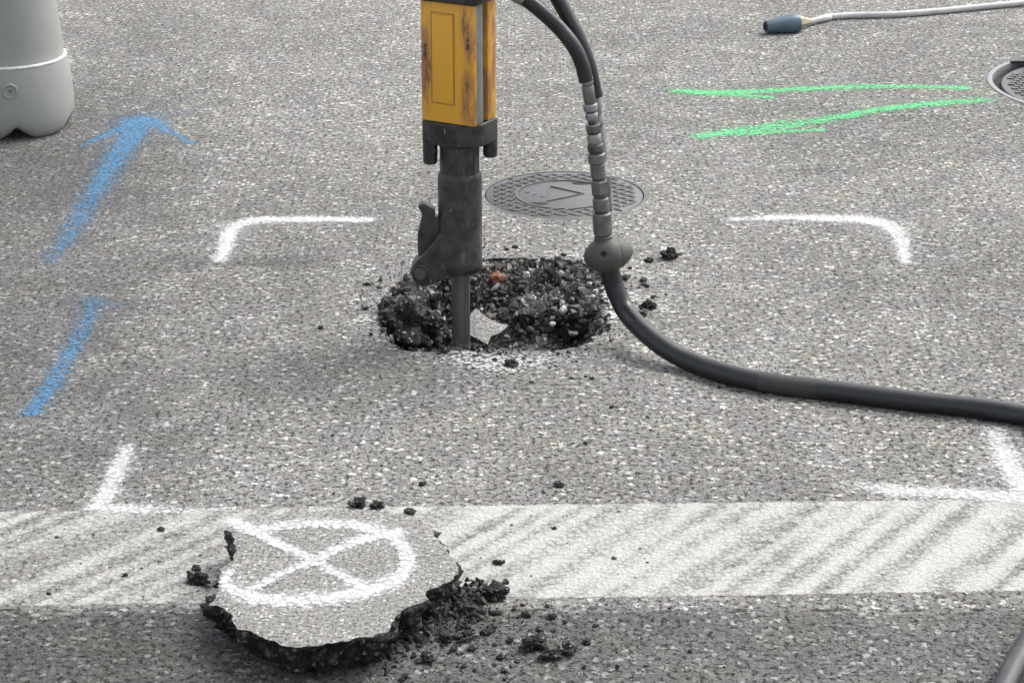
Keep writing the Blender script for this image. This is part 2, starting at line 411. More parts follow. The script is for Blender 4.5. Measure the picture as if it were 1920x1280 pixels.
# ---------------------------------------------------------------- rocks
def rock_mesh(size, sub=3, amp=.35, seed=0, freq=1.6, flat=1.0, mat=None, detail=.12):
    bm = bmesh.new(); bmesh.ops.create_icosphere(bm, subdivisions=sub, radius=1)
    o = Vector((seed * 7.3, seed * 3.1, seed * 5.7))
    for v in bm.verts:
        d = v.co.normalized()
        f = 1 + amp * noise.noise(d * freq + o) * 1.6
        cell = noise.voronoi(d * freq * 1.4 + o)[0][0]; f -= amp * .5 * cell
        f += detail * noise.fractal(d * freq * 5 + o, 1., 2., 3)
        v.co = Vector((d.x * f * size[0], d.y * f * size[1], d.z * f * size[2] * flat))
    me = bpy.data.meshes.new('m'); bm.to_mesh(me); bm.free()
    if mat: me.materials.append(mat)
    me.polygons.foreach_set('use_smooth', [True] * len(me.polygons)); return me

def scatter_mesh(name, places, mat, sub=1, **k):
    """many small stones as one mesh (uncountable gravel)"""
    tmpl = []
    for s in range(10):
        bm = bmesh.new()
        for _ in range(11): bm.verts.new(Vector((random.gauss(0, 1), random.gauss(0, 1), random.gauss(0, 1))).normalized() * random.uniform(.75, 1.15))
        r_ = bmesh.ops.convex_hull(bm, input=bm.verts); bmesh.ops.delete(bm, geom=[e for e in r_['geom_interior'] if isinstance(e, bmesh.types.BMVert)], context='VERTS')
        bm.verts.index_update(); tmpl.append((np.array([v.co[:] for v in bm.verts]), [[v.index for v in f.verts] for f in bm.faces])); bm.free()
    vs_, fs, base = [], [], 0
    for (x, y, z, r) in places:
        tv, tf = tmpl[random.randrange(10)]
        a = np.array(Matrix.Rotation(random.random() * 6.3, 3, Vector((random.random() - .5, random.random() - .5, random.random() - .5)).normalized()))
        s = np.array([r * random.uniform(.8, 1.35), r * random.uniform(.7, 1.1), r * random.uniform(.55, .9)])
        q = (tv * s) @ a.T + np.array([x, y, z]); vs_.append(q); fs += [[i + base for i in f] for f in tf]; base += len(tv)
    return link(name, mesh(np.vstack(vs_), fs), mat, smooth=False, **k)

# ---------------------------------------------------------------- paint on the road
def paint_sheet(name, strokes, mat, z, res=.004, plane=0., hfun=None, parent=None, soft=1., wear=None, **k):
    """strokes: list of [(u, v, halfwidth_px, intensity), ...] polylines measured in the photo"""
    segs = []
    for st in strokes:
        pts = []
        for n_, (u, v, hw, it) in enumerate(st):
            a_, b_ = st[max(0, n_ - 1)], st[min(len(st) - 1, n_ + 1)]
            du, dv = b_[0] - a_[0], b_[1] - a_[1]; L_ = math.hypot(du, dv)
            q = G(u, v, plane); e_ = G(u - dv / L_ * hw, v + du / L_ * hw, plane) - q; t_ = (G(u + du / L_, v + dv / L_, plane) - q); t_.normalize()
            pts.append((q.x, q.y, (e_ - t_ * e_.dot(t_)).length, it))
        pts = catmull(pts, 8) if len(pts) > 2 else [np.array(p) for p in pts]
        segs += [(a, b) for a, b in zip(pts, pts[1:])]
    A = np.array([a for a, b in segs]); B = np.array([b for a, b in segs])
    m = A[:, 2].max() * 2.3
    x0, x1 = min(A[:, 0].min(), B[:, 0].min()) - m, max(A[:, 0].max(), B[:, 0].max()) + m
    y0, y1 = min(A[:, 1].min(), B[:, 1].min()) - m, max(A[:, 1].max(), B[:, 1].max()) + m
    xs = np.arange(x0, x1 + res, res); ys = np.arange(y0, y1 + res, res)
    X, Y = np.meshgrid(xs, ys); dens = np.zeros_like(X)
    for a, b in segs:
        d = b[:2] - a[:2]; L = (d ** 2).sum() + 1e-12
        t = np.clip(((X - a[0]) * d[0] + (Y - a[1]) * d[1]) / L, 0, 1)
        ww = a[2] + (b[2] - a[2]) * t; it = a[3] + (b[3] - a[3]) * t
        dist = np.hypot(X - a[0] - d[0] * t, Y - a[1] - d[1] * t) / ww
        dens = np.maximum(dens, it * np.exp(-(dist / 1.12) ** 2.4 * .9 / soft)); dens = np.maximum(dens, .42 * it * np.exp(-(dist / 2.1) ** 2))
    if wear is not None: dens = wear(X, Y, dens)
    keep = dens > .03
    idx = -np.ones(X.shape, int); fs = []; cell = keep[:-1, :-1] | keep[1:, :-1] | keep[:-1, 1:] | keep[1:, 1:]
    used = np.zeros(X.shape, bool)
    used[:-1, :-1] |= cell; used[1:, :-1] |= cell; used[:-1, 1:] |= cell; used[1:, 1:] |= cell
    idx[used] = np.arange(used.sum())
    vx, vy, vd = X[used], Y[used], dens[used]
    vz = np.full(vx.shape, plane + z) if hfun is None else np.array([hfun(a, b) + z for a, b in zip(vx, vy)])
    for j, i in zip(*np.nonzero(cell)): fs.append((idx[j, i], idx[j, i + 1], idx[j + 1, i + 1], idx[j + 1, i]))
    me = mesh(np.stack([vx, vy, vz], 1), fs)
    at = me.attributes.new('paint', 'FLOAT', 'POINT'); at.data.foreach_set('value', vd.astype(np.float32))
    return link(name, me, mat, parent, **k)

GW = 'white sprayed corner marks framing the work area'
paint_sheet('paint_mark', [[(690, 413, 5, 1.), (600, 412, 6, 1.), (500, 413, 7, .95), (460, 418, 9, .95), (435, 432, 14, 1.), (425, 455, 16, 1.), (413, 488, 14, .95)],
                           [(440, 425, 18, .5), (400, 440, 14, .25), (385, 490, 14, .15)]], M_white, .0012,
            label='white sprayed corner bracket on the road behind the hole at left', cat='road marking', group=GW)
paint_sheet('paint_mark', [[(1378, 412, 5, .8), (1480, 409, 6, 1.), (1600, 412, 8, 1.), (1655, 420, 11, 1.), (1685, 440, 15, .9), (1692, 465, 15, .95), (1697, 492, 13, .9)]], M_white, .0012,
            label='white sprayed corner bracket on the road beyond the hose at right', cat='road marking', group=GW)
paint_sheet('paint_mark', [[(240, 838, 15, .8), (222, 880, 19, .95), (200, 925, 19, 1.), (185, 950, 18, 1.)], [(180, 952, 10, 1.), (260, 956, 10, .9), (350, 958, 9, .6), (440, 957, 8, .35)]],
            M_white, .0016, label='white sprayed corner mark touching the road line near the left edge', cat='road marking', group=GW)
paint_sheet('paint_mark', [[(1864, 806, 19, .75), (1880, 845, 24, .95), (1905, 895, 26, 1.), (1925, 930, 26, 1.)],
                           [(1600, 912, 11, .5), (1680, 921, 12, .95), (1780, 926, 12, .95), (1960, 934, 14, 1.)]], M_white, .0016,
            label='white sprayed corner mark under the black hose at the right edge', cat='road marking', group=GW)
paint_sheet('paint_arrow', [[(95, 492, 14, .55), (130, 440, 18, .75), (170, 375, 20, .8), (208, 312, 21, .9), (238, 270, 22, 1.), (262, 236, 22, 1.)],
                            [(155, 273, 4, .55), (190, 258, 5.5, .8), (232, 240, 8, 1.), (268, 226, 10, 1.), (318, 248, 5.5, .9), (360, 270, 4.5, .9)],
                            [(270, 225, 14, .6), (325, 212, 13, .3)]], M_blue, .0012,
            label='blue sprayed arrow on the road in front of the grey post', cat='road marking')
paint_sheet('paint_stroke', [[(175, 568, 12, .55), (165, 600, 15, .75), (140, 645, 16, .8), (110, 700, 17, .85), (80, 745, 16, .95), (60, 775, 15, .95)], [(168, 566, 12, .6), (208, 574, 9, .4)], [(165, 572, 9, .5), (142, 590, 7, .3)]], M_blue, .0012,
            label='short blue sprayed stroke on the road below the blue arrow', cat='road marking')
paint_sheet('paint_stroke', [[(1275, 172, 3.75, 1.), (1350, 175, 4.50, 1.), (1480, 169, 3.75, .9), (1600, 164, 3.75, .95), (1700, 163, 3.00, .85), (1808, 166, 3.38, .9)],
                             [(1300, 173, 3.00, .9), (1390, 180, 3.00, .9), (1445, 184, 2.62, .7)]], M_green, .0012, res=.003,
            label='upper green sprayed stroke on the road, ending near the manhole', cat='road marking', group='green sprayed strokes beside the manhole')
paint_sheet('paint_stroke', [[(1318, 256, 5.25, 1.), (1380, 247, 5.25, .95), (1460, 238, 6.00, .8), (1550, 225, 5.25, .85), (1640, 208, 4.50, .95), (1740, 196, 4.50, .95), (1845, 188, 4.50, .8)],
                             [(1330, 255, 3.00, .9), (1440, 249, 3.00, .8), (1540, 245, 3.00, .7)], [(1400, 240, 3.00, .5), (1500, 223, 2.25, .5)]], M_green, .0012, res=.003,
            label='lower green sprayed stroke forking at its left end on the road', cat='road marking', group='green sprayed strokes beside the manhole')

def line_wear(X, Y, d):
    y0 = Y.mean(); fx = np.clip((X + .72) / 1.4, 0, 1); cot = .88 - .20 * fx
    C = X - (Y - y0) * cot                       # constant along a tyre-groove streak
    out = d.copy(); c0 = G(1420, 1040).x; n1 = {}
    for j in range(X.shape[0]):
        for i in range(X.shape[1]):
            if d[j, i] < .01: continue
            x, y, c = X[j, i], Y[j, i], C[j, i]
            w1 = noise.noise(Vector((c * 5, y * .4, 3)))
            s = math.sin(2 * math.pi * (c / .066 + w1 * 1.3)) * .62
            s += noise.fractal(Vector((c * 24, y * 5, 1)), 1., 2., 3) * .7
            s2 = noise.fractal(Vector((x * 5, y * 7, 9)), 1., 2., 3)
            amp = .33 + .24 * noise.noise(Vector((x * 2.2, y * 3, 4)))
            u = x * 1335 + 960
            if u < 700: amp += .04
            base = .74 + amp * s + .20 * s2 - (.22 if u < 420 else .22 - .26 * min(1, (u - 420) / 420))
            ac = abs(c - c0 + .0)
            if ac < .05: base -= .55 * math.exp(-(ac / .013) ** 2) * (.45 + .55 * (math.sin((y - y0) * 105) > -.2))
            out[j, i] = d[j, i] * max(.05, min(1.1, base))
    return out
def build_line():
    # straight-edged stop line between two measured edges
    tl, tr, bl, br = G(-700, 968), G(2600, 927), G(-700, 1148), G(2600, 1098)
    res = .005; xs = np.arange(tl.x, tr.x, res)
    def ye(a, b, x): return a.y + (b.y - a.y) * (x - a.x) / (b.x - a.x)
    ys = np.arange(min(bl.y, br.y) - .01, max(tl.y, tr.y) + .01, res); X, Y = np.meshgrid(xs, ys)
    top = np.array([[ye(tl, tr, x)] for x in xs]).T; bot = np.array([[ye(bl, br, x)] for x in xs]).T
    e = np.minimum(top - Y, Y - bot); d = np.clip(e / .006 + .5, 0, 1)
    d = line_wear(X, Y, d)
    cell = (d[:-1, :-1] > .02) | (d[1:, 1:] > .02) | (d[1:, :-1] > .02) | (d[:-1, 1:] > .02)
    idx = np.arange(X.size).reshape(X.shape); fs = [(idx[j, i], idx[j, i + 1], idx[j + 1, i + 1], idx[j + 1, i]) for j, i in zip(*np.nonzero(cell))]
    me = mesh(np.stack([X.ravel(), Y.ravel(), np.full(X.size, .0008)], 1), fs)
    at = me.attributes.new('paint', 'FLOAT', 'POINT'); at.data.foreach_set('value', d.ravel().astype(np.float32))
    link('road_line', me, M_line, label='wide worn white painted line across the road under the broken slab', cat='road marking')
build_line()
paint_sheet('dust', [[(860, 672, 14, .5), (930, 684, 18, .75), (1000, 680, 18, .6), (1060, 668, 10, .35)], [(1150, 600, 16, .4), (1200, 570, 20, .5), (1240, 575, 12, .35)],
                     [(1135, 540, 8, .7), (1152, 600, 8, .7)], [(660, 606, 8, .5), (700, 600, 8, .5)], [(1060, 478, 8, .4), (1100, 482, 8, .5), (1130, 500, 10, .4)]], M_dust, .0022,
            kind='stuff', label='pale stone dust strewn round the edge of the hole')

# ---------------------------------------------------------------- broken out slab with the painted cross in a circle
SH = .058
slab_px = [(430, 978), (470, 966), (560, 957), (650, 952), (740, 955), (790, 972), (820, 1005), (838, 1034), (856, 1050), (860, 1066), (852, 1082), (832, 1092), (803, 1100), (800, 1124), (768, 1134),
           (745, 1146), (728, 1178), (712, 1187), (660, 1196), (600, 1207), (545, 1211), (505, 1198), (440, 1171), (433, 1150), (425, 1138), (388, 1131), (412, 1118),
           (408, 1090), (414, 1066), (432, 1046), (446, 1030), (438, 1014), (436, 1000), (427, 990)]
SC = G(630, 1080, SH)
def slab_h(x, y): return SH + noise.fractal(Vector((x * 9, y * 9, 2)), 1., 2., 3) * .0022 + (.003 if 0 else 0)
def build_slab():
    px = slab_px
    px = [q for a, b in zip(px, px[1:] + px[:1]) for q in ((a[0] * .8 + b[0] * .2, a[1] * .8 + b[1] * .2), (a[0] * .2 + b[0] * .8, a[1] * .2 + b[1] * .8))]
    out = closed_noise([G(u, v, SH) for u, v in px], .0035, .0055, 8.)
    c = np.mean(out, axis=0); n = len(out)
    root = empty('asphalt_slab', (SC.x, SC.y, 0), label='broken-out asphalt slab sprayed with a white circle and cross, lying on the road line', cat='slab')
    vs_, fs = [], []
    K = 14
    for k in range(K + 1):
        e = k / K
        for p in out:
            q = np.array(p) * (1 - e) + c * e
            vs_.append((q[0] - SC.x, q[1] - SC.y, slab_h(q[0], q[1]) - (.0018 if k == 0 else 0)))
    for k in range(K):
        for i in range(n): fs.append((k * n + i, k * n + (i + 1) % n, (k + 1) * n + (i + 1) % n, (k + 1) * n + i))
    link('top_surface', mesh(vs_, fs), M_slabtop, root)
    vs_, fs = [], []; K = 16
    for k in range(K + 1):
        e = k / K
        for i, p in enumerate(out):
            p = np.array(p); d = p - c; L = np.linalg.norm(d)
            inset = .006 * e + .026 * e ** 2
            nz = noise.fractal(Vector((p[0] * 45, p[1] * 45, e * 3.5)), 1., 2., 4) * .016 * min(1, k * .6) + noise.noise(Vector((p[0] * 18, p[1] * 18, e * 2))) * .012 * e
            q = p - d / L * (inset) + d / L * nz
            z = (slab_h(p[0], p[1]) - .0018) * (1 - e) + .0 * e
            vs_.append((q[0] - SC.x, q[1] - SC.y, z + (nz * .25 if 0 < k < K else 0) + (.0005 if k == K else 0)))
    for k in range(K):
        for i in range(n): fs.append((k * n + i, (k + 1) * n + i, (k + 1) * n + (i + 1) % n, k * n + (i + 1) % n))
    link('broken_side', mesh(vs_, fs), M_broken, root)
    Z = lambda x, y: (330 + x / 2.3415, 930 + y / 2.3415)
    def st(pts): return [(*Z(x, y), hw * .9 / 2.3415, it) for x, y, hw, it in pts]
    pm = paint_sheet('painted_symbol', [
        st([(250, 112, 22, 1), (340, 150, 30, 1), (450, 135, 26, 1), (600, 122, 25, 1), (750, 128, 26, 1), (880, 150, 30, 1), (970, 195, 36, 1), (1015, 250, 42, 1), (1010, 310, 44, 1),
            (950, 375, 44, 1), (850, 415, 40, 1), (700, 448, 38, 1), (540, 458, 38, 1), (400, 455, 38, 1), (290, 430, 40, 1), (225, 390, 34, 1), (225, 345, 26, .9), (262, 312, 18, .6)]),
        st([(250, 112, 22, 1), (400, 185, 24, 1), (500, 238, 24, 1), (600, 285, 24, .95), (720, 345, 26, .95), (830, 400, 34, 1)]),
        st([(970, 160, 28, 1), (850, 185, 24, 1), (700, 240, 24, 1), (590, 292, 24, 1), (450, 350, 20, .95), (320, 415, 28, 1)])],
        M_slabpaint, .0012, res=.0025, plane=SH, hfun=slab_h, label='white sprayed circle with a cross inside')
    pm.parent = root; pm.location = (-SC.x, -SC.y, 0)
    return root
def mat_slabtop():
    t = NT('slab_top_asphalt'); pos = t.pos(); c, h, mask, fine = asphalt_color(t, pos, '2D', 175)
    c = t.mix(1., c, t.cramp(t.noise(pos, 12, 4, .6), [(.3, g(.85)), (.7, g(1.05))]), 'MULTIPLY')
    t.l(c, t.b.inputs['Base Color']); c = t.mix(.35, c, g(.27, (1, .985, .94)))
    t.l(c, t.b.inputs['Base Color']); t.b.inputs['Roughness'].default_value = .9; t.bump(h, .003, 1.); return t.m
M_slabtop = mat_slabtop(); M_slabpaint = mat_paint('white_spray_on_slab', g(.74), .15, 1.15, .38, g(.58), .96)
build_slab()

# ---------------------------------------------------------------- lumps in and around the hole
LUMPS = []
M_chunk = mat_broken('chunk_asphalt', True, 130, .006, 1.9)
def lump(name, u, v, z, size, rz, seed, label, mat=None, cat='asphalt chunk', sub=5, amp=.38, group=None, rx=0, detail=.14):
    me = rock_mesh(size, sub, amp, seed, detail=detail); o = link(name, me, mat or M_chunk, label=label, cat=cat, group=group)
    q = G(u, v, z); o.location = q; o.rotation_euler = (rx, 0, rz)
    if name == 'asphalt_chunk': LUMPS.append(o)
    return o
GB = 'broken asphalt chunks in the hole'
lump('asphalt_chunk', 762, 603, -.012, (.056, .066, .046), .3, 1, 'dark rough asphalt chunk at the left end of the hole', group=GB)
lump('asphalt_chunk', 775, 562, -.022, (.05, .045, .032), 1.3, 2, 'dark asphalt chunk in the hole just behind the leftmost chunk', group=GB)
lump('asphalt_chunk', 1090, 590, -.035, (.06, .055, .045), .8, 3, 'dark asphalt chunk at the right end of the hole beside the hose', group=GB)
lump('asphalt_chunk', 1010, 600, -.06, (.065, .06, .035), 2.2, 4, 'low dark asphalt chunk in the front middle of the hole', group=GB)
lump('asphalt_chunk', 935, 552, -.06, (.07, .035, .03), .2, 5, 'long dark asphalt chunk below the orange brick piece', group=GB)
lump('asphalt_chunk', 1060, 520, -.03, (.06, .05, .03), 1.0, 6, 'dark asphalt chunk at the back of the hole left of the hose boot', group=GB)
lump('asphalt_chunk', 820, 635, -.09, (.03, .03, .03), 1.0, 9, 'small dark asphalt chunk deep in the hole left of the chisel', group=GB, sub=4)
lump('brick_fragment', 932, 522, -.02, (.014, .011, .014), .5, 12, 'orange brick fragment at the back of the hole right of the hammer', M_brick, 'brick piece', sub=3, amp=.5)
for (u, v, r, l) in [(1057, 581, .010, 'largest pale pebble on the chunk at the right of the hole'), (1036, 607, .006, 'small pale pebble in the hole below the largest pebble'),
                     (988, 513, .006, 'small pale pebble right of the orange brick fragment'), (911, 505, .006, 'small pale pebble just right of the hammer base'),
                     (903, 580, .004, 'tiny pale pebble above the flat grey shard')]:
    lump('pebble', u, v, -.012, (r, r * .8, r * .75), random.random() * 3, r * 999, l, M_pebble, 'pebble', 3, .25, 'pale pebbles in the hole')
def shard():
    px = [(878, 598), (892, 586), (915, 600), (930, 606), (954, 612), (938, 622), (920, 627), (914, 638), (896, 630), (878, 622)]
    pts = [G(u, v, -.035) for u, v in px]; c = sum(pts, Vector()) / len(pts)
    bm = prism_bm([((p - c).x, (p - c).y) for p in pts], 'Z', -.012, 0)
    o = bm_obj('asphalt_shard', bm, M_slabtop2, bevel=.0012, label='flat pale grey asphalt shard in the hole beside the chisel', cat='asphalt shard')
    o.data.materials.append(M_broken)
    for f in o.data.polygons:
        if f.normal.z < .7: f.material_index = 1
    o.location = c; o.rotation_euler = (R(7), R(-3), 0)
M_slabtop2 = M_slabtop
shard()

pl = []
def inrim(x, y):
    c = False; n = len(RIM)
    for i in range(n):
        a, b = RIM[i], RIM[(i + 1) % n]
        if (a[1] > y) != (b[1] > y) and x < (b[0] - a[0]) * (y - a[1]) / (b[1] - a[1]) + a[0]: c = not c
    return c
from mathutils.bvhtree import BVHTree
bpy.context.view_layer.update()
trees = [BVHTree.FromPolygons([o.matrix_world @ v.co for v in o.data.vertices], [list(f.vertices) for f in o.data.polygons]) for o in LUMPS + [HOLE]]
bx = [min(p[0] for p in RIM), max(p[0] for p in RIM)]; by = [min(p[1] for p in RIM), max(p[1] for p in RIM)]
LX = G(800, 600).x
while len(pl) < 4600:
    x, y = random.uniform(*bx), random.uniform(*by)
    if not inrim(x, y): continue
    z = max((h[0].z for h in (t.ray_cast(Vector((x, y, .5)), Vector((0, 0, -1))) for t in trees) if h[0] is not None), default=None)
    if z is None: continue
    if x < LX and random.random() < .88: continue
    r = random.choice([.0015, .002, .0022, .003, .003, .004, .004, .005, .007, .010])
    pl.append((x, y, z + r * .15, r))
    if random.random() < .35:       # stones sticking out of the steep walls too
        s = random.choice([q for q in (random.choice(SURF),) ]); 
        if .003 < s[3] < .35: pl.append((s[0], s[1], s[2] + r * .1, r))
scatter_mesh('gravel', pl, M_gravel, kind='stuff', label='loose dark gravel and bitumen crumbs lying inside the hole')

# variants of small crumbs, copied
variants = [rock_mesh((1, 1, 1), 3, .55, 20 + i, 1.7, mat=M_crumb, detail=.25) for i in range(8)]
big_variants = [rock_mesh((1, 1, 1), 5, .55, 40 + i, 1.6, mat=M_crumb, detail=.24) for i in range(6)]
def crumb(u, v, wpx, label, cat='asphalt crumb', group=None, name='asphalt_crumb', flat=.6, mat=None):
    r = wpx / 2 / sc(v); me = random.choice(big_variants if wpx > 22 else variants)
    o = bpy.data.objects.new(name, me); COL.objects.link(o)
    q = G(u, v, 0); o.location = (q.x, q.y, r * flat * .6); o.scale = (r, r * random.uniform(.7, 1.1), r * flat)
    o.rotation_euler.z = random.uniform(0, 6.28)
    return tag(o, label, cat, group)
# single crumbs one can point to
one = [(372, 1092, 46, 'big black crumb on the road line left of the slab'), (366, 1068, 18, 'black crumb just above the big crumb left of the slab'),
       (302, 994, 15, 'small black crumb on the road line above and left of the slab'), (235, 1080, 12, 'small crumb on the road line left of the big crumb'),
       (91, 1114, 11, 'small crumb on the road line nearest the left edge'), (672, 950, 34, 'ragged crumb at the back left corner of the slab edge row'),
       (708, 952, 28, 'flat crumb second in the row behind the slab'), (768, 962, 22, 'crumb behind the slab, last at right of its row'),
       (937, 1057, 19, 'round black crumb on the white line right of the slab'), (1038, 992, 10, 'small black crumb on the white line right of the slab top'),
       (1150, 1048, 10, 'small black crumb on the white line, furthest right'), (924, 1118, 52, 'large ragged clump at the lower edge of the road line'),
       (947, 1093, 16, 'small crumb above the large ragged clump'), (1047, 911, 20, 'black crumb on the bare road just above the white line'),
       (792, 909, 15, 'small black crumb on the road above the slab'), (1148, 764, 11, 'single crumb on open road below the hose bend'),
       (1098, 832, 10, 'single crumb on open road midway between hose and white line'), (959, 686, 24, 'pointed crumb in the pale dust in front of the hole'),
       (831, 660, 24, 'round black crumb at the front rim left of the chisel'), (601, 616, 12, 'single crumb on the road left of the hole'),
       (686, 580, 13, 'crumb beside the left end of the hole'), (696, 628, 10, 'crumb near the front left of the hole'), (1255, 483, 36, 'flat dark crumb right of the hose boot'),
       (1218, 490, 18, 'crumb between the hose boot and the flat dark crumb'), (1215, 578, 30, 'crumb clump right of the hose near the hole'),
       (1204, 592, 20, 'crumb touching the hose right of the hole'), (1172, 524, 18, 'crumb just right of the hose under the boot'), (1213, 538, 12, 'small crumb right of the hose under the boot'),
       (868, 1145, 44, 'dark clump pressed against the right side of the slab'), (810, 1160, 62, 'largest dark clump under the right front corner of the slab'),
       (835, 1120, 48, 'dark clump beneath the notched right edge of the slab'), (770, 1195, 50, 'dark clump under the front right of the slab'),
       (838, 1200, 30, 'medium crumb right of the front of the slab'), (890, 1160, 26, 'medium crumb right of the dark clump'), (800, 1238, 30, 'crumb low in front of the slab at right'),
       (725, 1225, 26, 'crumb just in front of the slab'), (920, 1185, 15, 'reddish dark crumb upright on the dark asphalt'),
       (1000, 1215, 50, 'long ragged clump on the dark asphalt near the bottom middle'), (1030, 1235, 40, 'ragged clump joined to the long clump at its lower end'), (1062, 1222, 36, 'ragged clump right of the long clump'),
       (1100, 1205, 18, 'small crumb right of the ragged clumps'), (1255, 1140, 8, 'tiny crumb by the road joint at right'),
       (858, 1072, 14, 'small crumb at the right tip of the slab'), (838, 1042, 9, 'tiny crumb on the right upper edge of the slab'),
       (400, 1140, 44, 'flat dark crumb under the left corner of the slab'), (430, 1160, 40, 'dark crumb under the front left of the slab')]
for u, v, s_, l in one: crumb(u, v, s_, l)
def zone(n, gen, lo, hi, label, group):
    for _ in range(n):
        u, v = gen(); w_ = random.uniform(lo, hi) * random.choice([1, 1, .7])
        lb = label(u, v, w_) if callable(label) else label
        crumb(u, v, w_, lb, group=group)
ring = lambda a, b, cu, cv, ru, rv: (lambda: (lambda t, k: (cu + ru * k * math.cos(t), cv + rv * k * math.sin(t)))(random.uniform(0, 6.283), random.uniform(a, b)))
zone(46, ring(1.0, 1.22, 930, 572, 222, 92), 5, 13, lambda u, v, w_: 'tiny dark crumb on the road ' + ('off the left end of the hole' if u < 740 else 'off the right end of the hole' if u > 1120 else 'behind the hole by its far rim' if v < 572 else 'by the front rim of the hole'), 'crumbs round the rim of the hole')
zone(16, lambda: (random.uniform(880, 1130), random.uniform(668, 720)), 5, 12, 'tiny dark crumb on the road in front of the hole', 'crumbs in front of the hole')
zone(14, lambda: (random.uniform(1160, 1250), random.uniform(500, 620)), 5, 13, 'tiny dark crumb right of the hose bend by the hole', 'crumbs right of the hose bend')
zone(55, lambda: (lambda a: (780 + a * 260 * random.random() + 20, 1140 + random.gauss(35, 32)))(random.random() + .15), 6, 20, lambda u, v, w_: ('larger' if w_ > 13 else 'small') + ' dark crumb on the dark asphalt ' + ('close against the right side of the slab' if u < 900 else 'a little way right of the slab'), 'crumbs right of the slab')
zone(26, lambda: (random.uniform(620, 1000), random.uniform(1215, 1290)), 5, 15, lambda u, v, w_: ('larger' if w_ > 10 else 'tiny') + ' dark crumb in front of the slab, ' + ('near its lower right corner' if u < 820 else 'out towards the bottom middle'), 'crumbs in front of the slab')
zone(16, lambda: (random.uniform(870, 1250), random.uniform(950, 1100)), 4, 7, 'tiny dark speck of asphalt on the white line right of the slab', 'specks on the white line right of the slab')
zone(16, lambda: (random.uniform(100, 400), random.uniform(970, 1120)), 4, 8, 'tiny dark speck of asphalt on the road line left of the slab', 'specks on the road line left of the slab')
zone(14, lambda: (random.uniform(600, 1500), random.uniform(720, 930)), 4, 8, 'tiny dark speck of asphalt on the open road between hole and line', 'specks on the open road')
zone(18, lambda: (random.uniform(1000, 1500), random.uniform(1160, 1270)), 4, 12, 'small dark crumb on the dark asphalt in the bottom right', 'crumbs at the bottom right')

pl2 = []
while len(pl2) < 900:
    t_ = random.random(); u = 715 + 185 * t_ + random.gauss(0, 12); v = 1205 - 75 * t_ + random.gauss(0, 20)
    q = G(u, v, 0); hgt_ = max(0, .028 - .0011 * abs(v - (1195 - 80 * t_))) * random.random()
    pl2.append((q.x, q.y, hgt_ + .001, random.choice([.0012, .0018, .0025, .0035, .005, .007])))
for _ in range(500):
    u, v = random.gauss(880, 110), random.gauss(1185, 38)
    if v < 1130: continue
    q = G(u, v, 0); pl2.append((q.x, q.y, .0006, random.choice([.0008, .0012, .0016, .0024])))
scatter_mesh('rubble', pl2, M_dgravel, kind='stuff', label='dark crumbled asphalt rubble heaped along the right side of the slab')
pl3 = []
for _ in range(420):
    a_ = random.uniform(0, 6.283); k_ = 1 + abs(random.gauss(0, .16)); q = G(930 + 222 * k_ * math.cos(a_), 574 + 92 * k_ * math.sin(a_), 0)
    if not inrim(q.x, q.y): pl3.append((q.x, q.y, .0006, random.choice([.0008, .0012, .0016, .0022, .003])))
scatter_mesh('grit', pl3, M_gravel, kind='stuff', label='fine grit strewn on the road round the rim of the hole')

# ---------------------------------------------------------------- demolition hammer
AX = G(864.5, 622); DC = AX.y
def zz(v): return P(864, v, DC).z
def ux(u, v): return P(u, v, DC).x - AX.x
HR = R(-28)
ham = empty('demolition_hammer', (AX.x, AX.y, 0), label='yellow and black hydraulic demolition hammer standing upright with its chisel in the hole', cat='demolition hammer')
hb = bpy.data.objects.new  # shorthand not used for parts
zb, zt = zz(222), zz(-2)
def rot_child(o): o.rotation_euler.z = HR; return o
A_, B_ = .104, .080
# front cover: a shallow folded sheet with an embossed panel
prof = [(-A_ / 2 + .004, -B_ / 2), (A_ / 2 - .004, -B_ / 2), (A_ / 2, -B_ / 2 + .004), (A_ / 2, -B_ / 2 + .008), (-A_ / 2, -B_ / 2 + .008), (-A_ / 2, -B_ / 2 + .004)]
fc = rot_child(bm_obj('front_cover', prism_bm(prof, 'Z', zb + .001, zt), M_yellow, ham, bevel=.0012))
rim_w = .0012
def frame_bm(x0, x1, z0, z1, y, wd, dep):
    bm = bmesh.new()
    o = [(x0, z0), (x1, z0), (x1, z1), (x0, z1)]; i = [(x0 + wd, z0 + wd), (x1 - wd, z0 + wd), (x1 - wd, z1 - wd), (x0 + wd, z1 - wd)]
    for k in range(4):
        a, b, c, d = o[k], o[(k + 1) % 4], i[(k + 1) % 4], i[k]
        q = [bm.verts.new((p[0], y, p[1])) for p in (a, b, c, d)] + [bm.verts.new((p[0], y + dep, p[1])) for p in (a, b, c, d)]
        for f in ((0, 1, 2, 3), (7, 6, 5, 4), (0, 4, 5, 1), (1, 5, 6, 2), (2, 6, 7, 3), (3, 7, 4, 0)): bm.faces.new([q[j] for j in f])
    return bm
hgt = zt - zb
pn = bm_obj('raised_panel', box_bm((-.008, -B_ / 2 - .0008, (zb + zt) / 2 + .008), (.040, .0032, hgt * .72)), M_yellow, fc, bevel=.0012)
bm_obj('dark_panel_outline', frame_bm(-.0305, .0145, (zb + zt) / 2 + .008 - hgt * .38, (zb + zt) / 2 + .008 + hgt * .38, -B_ / 2 - .0006, .0016, .002), mat_simple('dark_yellow_edge', (.33, .19, .04, 1), .6), fc)  # darker yellow-brown outline around the raised panel
